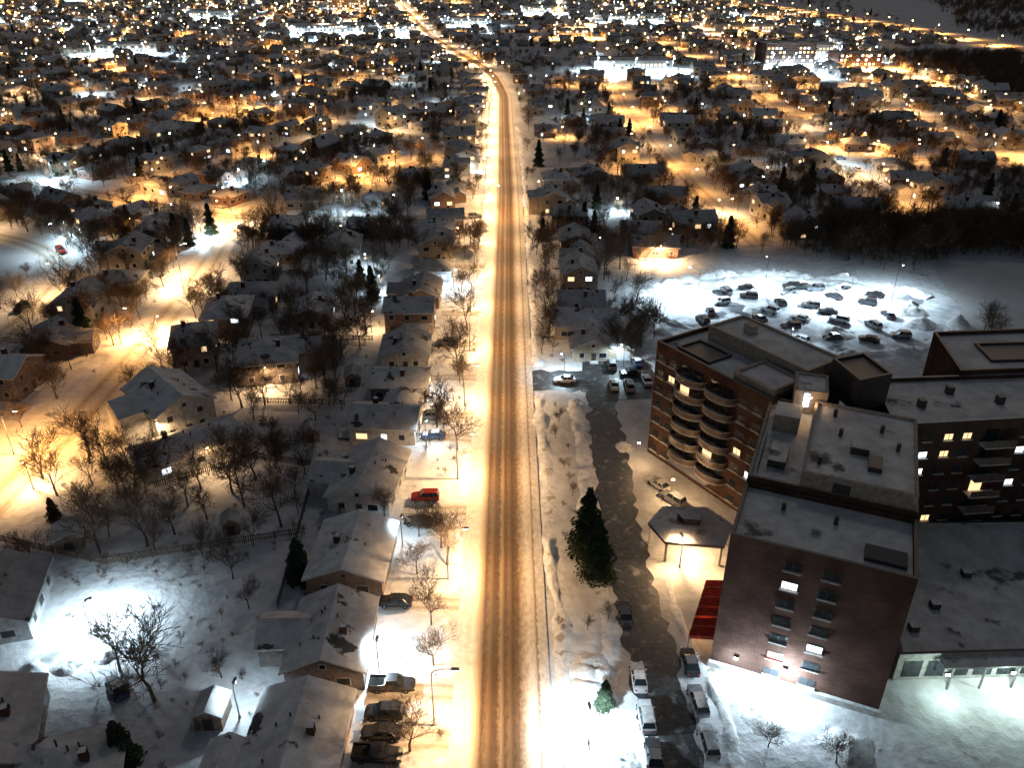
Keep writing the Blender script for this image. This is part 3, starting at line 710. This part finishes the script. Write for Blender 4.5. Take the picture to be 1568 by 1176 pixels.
def wall_light(x,y,z,c,P,rot=0):
    mb=MB(); mb.box(0,0,0,.5,.35,.3,M_trim); mb.box(0,-.2,.02,.44,.1,.26,M_hc if c!=WW else M_hw)
    o=obj('wall_flood_light',mb.mesh('wall_flood_light'),(x,y,z),rot)
    l=bpy.data.lights.new('flood','POINT'); l.energy=P;l.color=c;l.shadow_soft_size=.15; obj('flood',l,(0,-1.3,0),parent=o)
p=PA(8.8,-.35); wall_light(p[0],p[1],3.0,COOL,6000,-.4); p=PA(3,-.35); wall_light(p[0],p[1],2.6,COOL,1500,-.4)
wall_light(52,69.6,3.2,TEAL,800); wall_light(60,69.9,3.2,TEAL,1600); wall_light(67,70.2,3.2,TEAL,1000)
wall_light(26.5,96,3.1,WW,2500); wall_light(26,109,4,WW,1500); wall_light(22,120,4,WW,700); wall_light(41.8,100.2,24,WW,150); wall_light(25,80,2.0,WW,90)
# ------------------------------------------------------------------ vehicles
def loft(mb,rings,mat):
    n=len(rings[0])
    for a,b in zip(rings,rings[1:]):
        for j in range(n-1): mb.face([a[j],b[j],b[j+1],a[j+1]],mat)
    mb.face(rings[0][::-1],mat); mb.face(rings[-1],mat)
def make_car(paint,kind='sedan',snow=False):
    mb=MB(); L=2.3 if kind!='pickup' else 2.8; top=M_pile if snow else paint
    st=[(-L,.72,.74),(-L+.12,.9,.86),(-L*.55,1.0,.9),(0,1.0,.91),(L*.42,.97,.9),(L*.85,.84,.86),(L,.62,.74)]
    if kind!='sedan': st=[(y,z+.12,w+.03) for y,z,w in st]
    loft(mb,[[(-w*.95,y,.28),(-w,y,.6),(-w*.94,y,z),(w*.94,y,z),(w,y,.6),(w*.95,y,.28)] for y,z,w in st],paint)
    zb=.98 if kind=='sedan' else 1.1
    cab={'sedan':(-1.75,.95,-1.15,.25,1.43),'suv':(-2.2,.95,-2.0,.3,1.72),'pickup':(-.75,1.3,-.6,.7,1.8)}[kind]
    y0,y1,t0,t1,zt=cab; b=[(-.84,y0,zb-.02),(.84,y0,zb-.02),(.84,y1,zb-.04),(-.84,y1,zb-.04)]; t=[(-.64,t0,zt),(.64,t0,zt),(.64,t1,zt),(-.64,t1,zt)]
    for j in range(4): mb.face([b[j],b[(j+1)%4],t[(j+1)%4],t[j]],M_glass); mb.tube(b[j],t[j],.05,.05,4,paint)
    mb.prism([(x*1.03,y) for x,y,_ in t],zt,zt+(.14 if snow else .05),paint,top)
    mb.box(0,(b[0][1]+b[2][1])/2,zb,1.72,.09,zt-zb-.05,paint)
    if kind=='pickup':
        mb.box(0,-1.8,1.1,1.5,1.8,.03,M_tyre); 
        for s in(-1,1): mb.box(s*.86,-1.8,1.05,.12,1.95,.3,paint)
        mb.box(0,-2.74,1.05,1.8,.1,.3,paint)
    if snow: mb.box(0,L*.62,1.0 if kind=='sedan' else 1.1,1.4,.9,.06,M_pile)
    for sx in(-1,1):
        for sy in(-.62*L,.62*L):
            mb.tube((sx*.7,sy,.34),(sx*.95,sy,.34),.34,.34,14,M_tyre,True); mb.tube((sx*.93,sy,.34),(sx*.965,sy,.34),.18,.18,10,M_pole,True)
        mb.box(sx*.62,-L+.0,.68,.34,.08,.16,M_tail); mb.box(sx*.6,L-.02,.6,.32,.08,.14,M_head); mb.box(sx*1.0,y1-.25,zb,.18,.12,.12,paint)
    return mb.mesh('parked_car')
cars=[make_car(paints[0]),make_car(paints[1],'suv',True),make_car(paints[3],'sedan',True),make_car(paints[4],'suv'),make_car(paints[2],'suv'),make_car(paints[5],'sedan'),make_car(paints[0],'suv')]
pk=make_car(paints[0],'pickup')
def car(x,y,a,k=None,z=.05): obj('parked_car',cars[k if k is not None else R.randrange(7)],(x,y,z),math.radians(a)+R.uniform(-.05,.05))
for x,y,a,k in ((-14.2,109,90,4),(-14.6,102.5,85,0),(-16,84.8,90,0),(15.6,71.6,0,5),(15.7,65.8,2,1),(15.8,60.5,0,0),(22.4,74,0,0),(22.2,68,5,3),(22.2,62.3,0,1),(15.2,82.5,0,0),
   (21,148,0,5),(24,147.5,0,1),(27,158,5,2),(21.5,157,0,3),(25,153,90,0),(28,150,0,5),(24.6,112.5,35,5),(26.2,108.5,40,3),(-16,135,90,3),(-15,63.5,90,0),(-15,66.3,90,6),(11,150,90,5),(-14.5,128,90,2),(-15,168,90,3),
   (-48,70,40,2),(54,198,30,0),(61,196,80,6),(68,192,10,0),(72,199,120,3),(79,181,60,1),(60,182,20,0),(66,177,90,6),(86,178,20,3),(74,171,100,0),(90,192,60,6),(49,186,0,0),(57,172,40,3),(75,190,70,3),(78,186,75,0),(83,196,30,0),(64,187,40,1),(70,182,50,5),(53,192,110,1),(92,184,10,0),(46,181,20,6),(87,200,90,3),
   (74,203,90,6),(77,202.5,88,0),(80,201.5,92,3),(94,197,60,0),(56,200,10,3),(62,202,80,0),(50,168,30,6),(82,170,60,0),(90,172,80,3),(66,170,40,1)):
    car(x,y,a,k)
obj('pickup_truck',pk,(-14.6,70.4,.05),math.radians(-90)); obj('pickup_truck',pk,(-15,60.6,.05),math.radians(-92))
for P,ns,hw in STREETS:
    for i in range(2,len(P),5):
        if P[i][1]<600 and R.random()<.5:
            s=R.choice((-1,1)); x=P[i][0]+s*ns[i][0]*(hw-.9); y=P[i][1]+s*ns[i][1]*(hw-.9); car(x,y,math.degrees(math.atan2(ns[i][1],ns[i][0])),z=.12)
gaps=[(151,6.5)]
for y in (63,70,85,106,128,136,152,168,186,203,220,237):
    road('house_driveway',[(-17.5,y),(-7,y)],4.4,M_side,z=.016,step=2,occ=False,ragged=.4); gaps.append((y,2.6))
NM=[(x,y) for x,y in MAIN if y<=420]
bank('snow_bank',NM,-6.9,2.2,.5,gaps); bank('snow_bank',NM,7.2,2.6,.55,[(151,6)])
bank('snow_bank',[(12.4,54),(12.6,90),(12.8,142)],0,3.0,.7); bank('snow_bank',[(23.5,56),(23,72)],1.4,2,.7)
bank('snow_bank',[(31,70.5),(24.6,73),(22.4,80),(22,90)],0,2.0,.5)
for x,y,r,h in ((6,59,3,.9),(10,73,3,.8),(12,60,2.5,1),(-12,66,1.6,.7),(-12.4,77,1.6,.6),(20.5,125,2,1),(13,139,2.5,1.2),(30,66,3,.6),(38,62,3,.7),(-52,76,2,.7),(-60,73,2,.8),(7,66,2,.5),(9,70,2.5,.7),(5.5,63,2,.6),(-50,81,2.5,.8),(-56,74,2,.7)): pile(x,y,r,h)
def fence(pts):
    mb=MB()
    for (x0,y0),(x1,y1) in zip(pts,pts[1:]):
        L=math.hypot(x1-x0,y1-y0); mb.T=frameT((x0,y0),(x1,y1)); k=0
        mb.box(L/2,0,.5,L,.04,.1,M_fence); mb.box(L/2,0,1.2,L,.04,.1,M_fence)
        while k<L: mb.box(k,.0,0,.12,.12,1.6,M_fence); k+=2.2
        k=.3
        while k<L-.2: mb.box(k,.04,.1,.14,.03,1.35,M_fence); k+=.33
    obj('wooden_fence',mb.mesh('wooden_fence'))
fence([(-32,100),(-60,93),(-84,100)]); fence([(-33,118),(-45,121),(-60,112)]); fence([(-32,84),(-34,118)]); fence([(-33,140),(-52,141)]); fence([(-32,170),(-56,171)])

# ------------------------------------------------------------------ camera, world, sun (moonlit night)
cam=bpy.data.cameras.new('camera'); cam.lens=28.7; cam.sensor_width=36; cam.clip_end=12000; cam.clip_start=.5
co=obj('camera',cam,(0,0,80)); co.rotation_euler=(math.radians(61.8),0,0); scene.camera=co
w=bpy.data.worlds.new('World'); scene.world=w; w.use_nodes=True; nt=w.node_tree; bg=nt.nodes['Background']
sky=nt.nodes.new('ShaderNodeTexSky'); sky.sky_type='NISHITA'; sky.sun_disc=False; sky.sun_elevation=math.radians(12); sky.sun_rotation=math.radians(20)
mx=nt.nodes.new('ShaderNodeMix'); mx.data_type='RGBA'; mx.blend_type='MULTIPLY'; mx.inputs['Factor'].default_value=1; mx.inputs['B'].default_value=(1,.81,.7,1)
nt.links.new(sky.outputs[0],mx.inputs['A']); nt.links.new(mx.outputs['Result'],bg.inputs['Color']); bg.inputs['Strength'].default_value=.05
sl=bpy.data.lights.new('moon','SUN'); sl.energy=.12; sl.angle=math.radians(8); sl.color=(1,.94,.9); so=obj('moon',sl); so.rotation_euler=(math.radians(-42),0,math.radians(-20))
scene.view_settings.view_transform='Standard'; scene.view_settings.look='None'; scene.view_settings.exposure=0
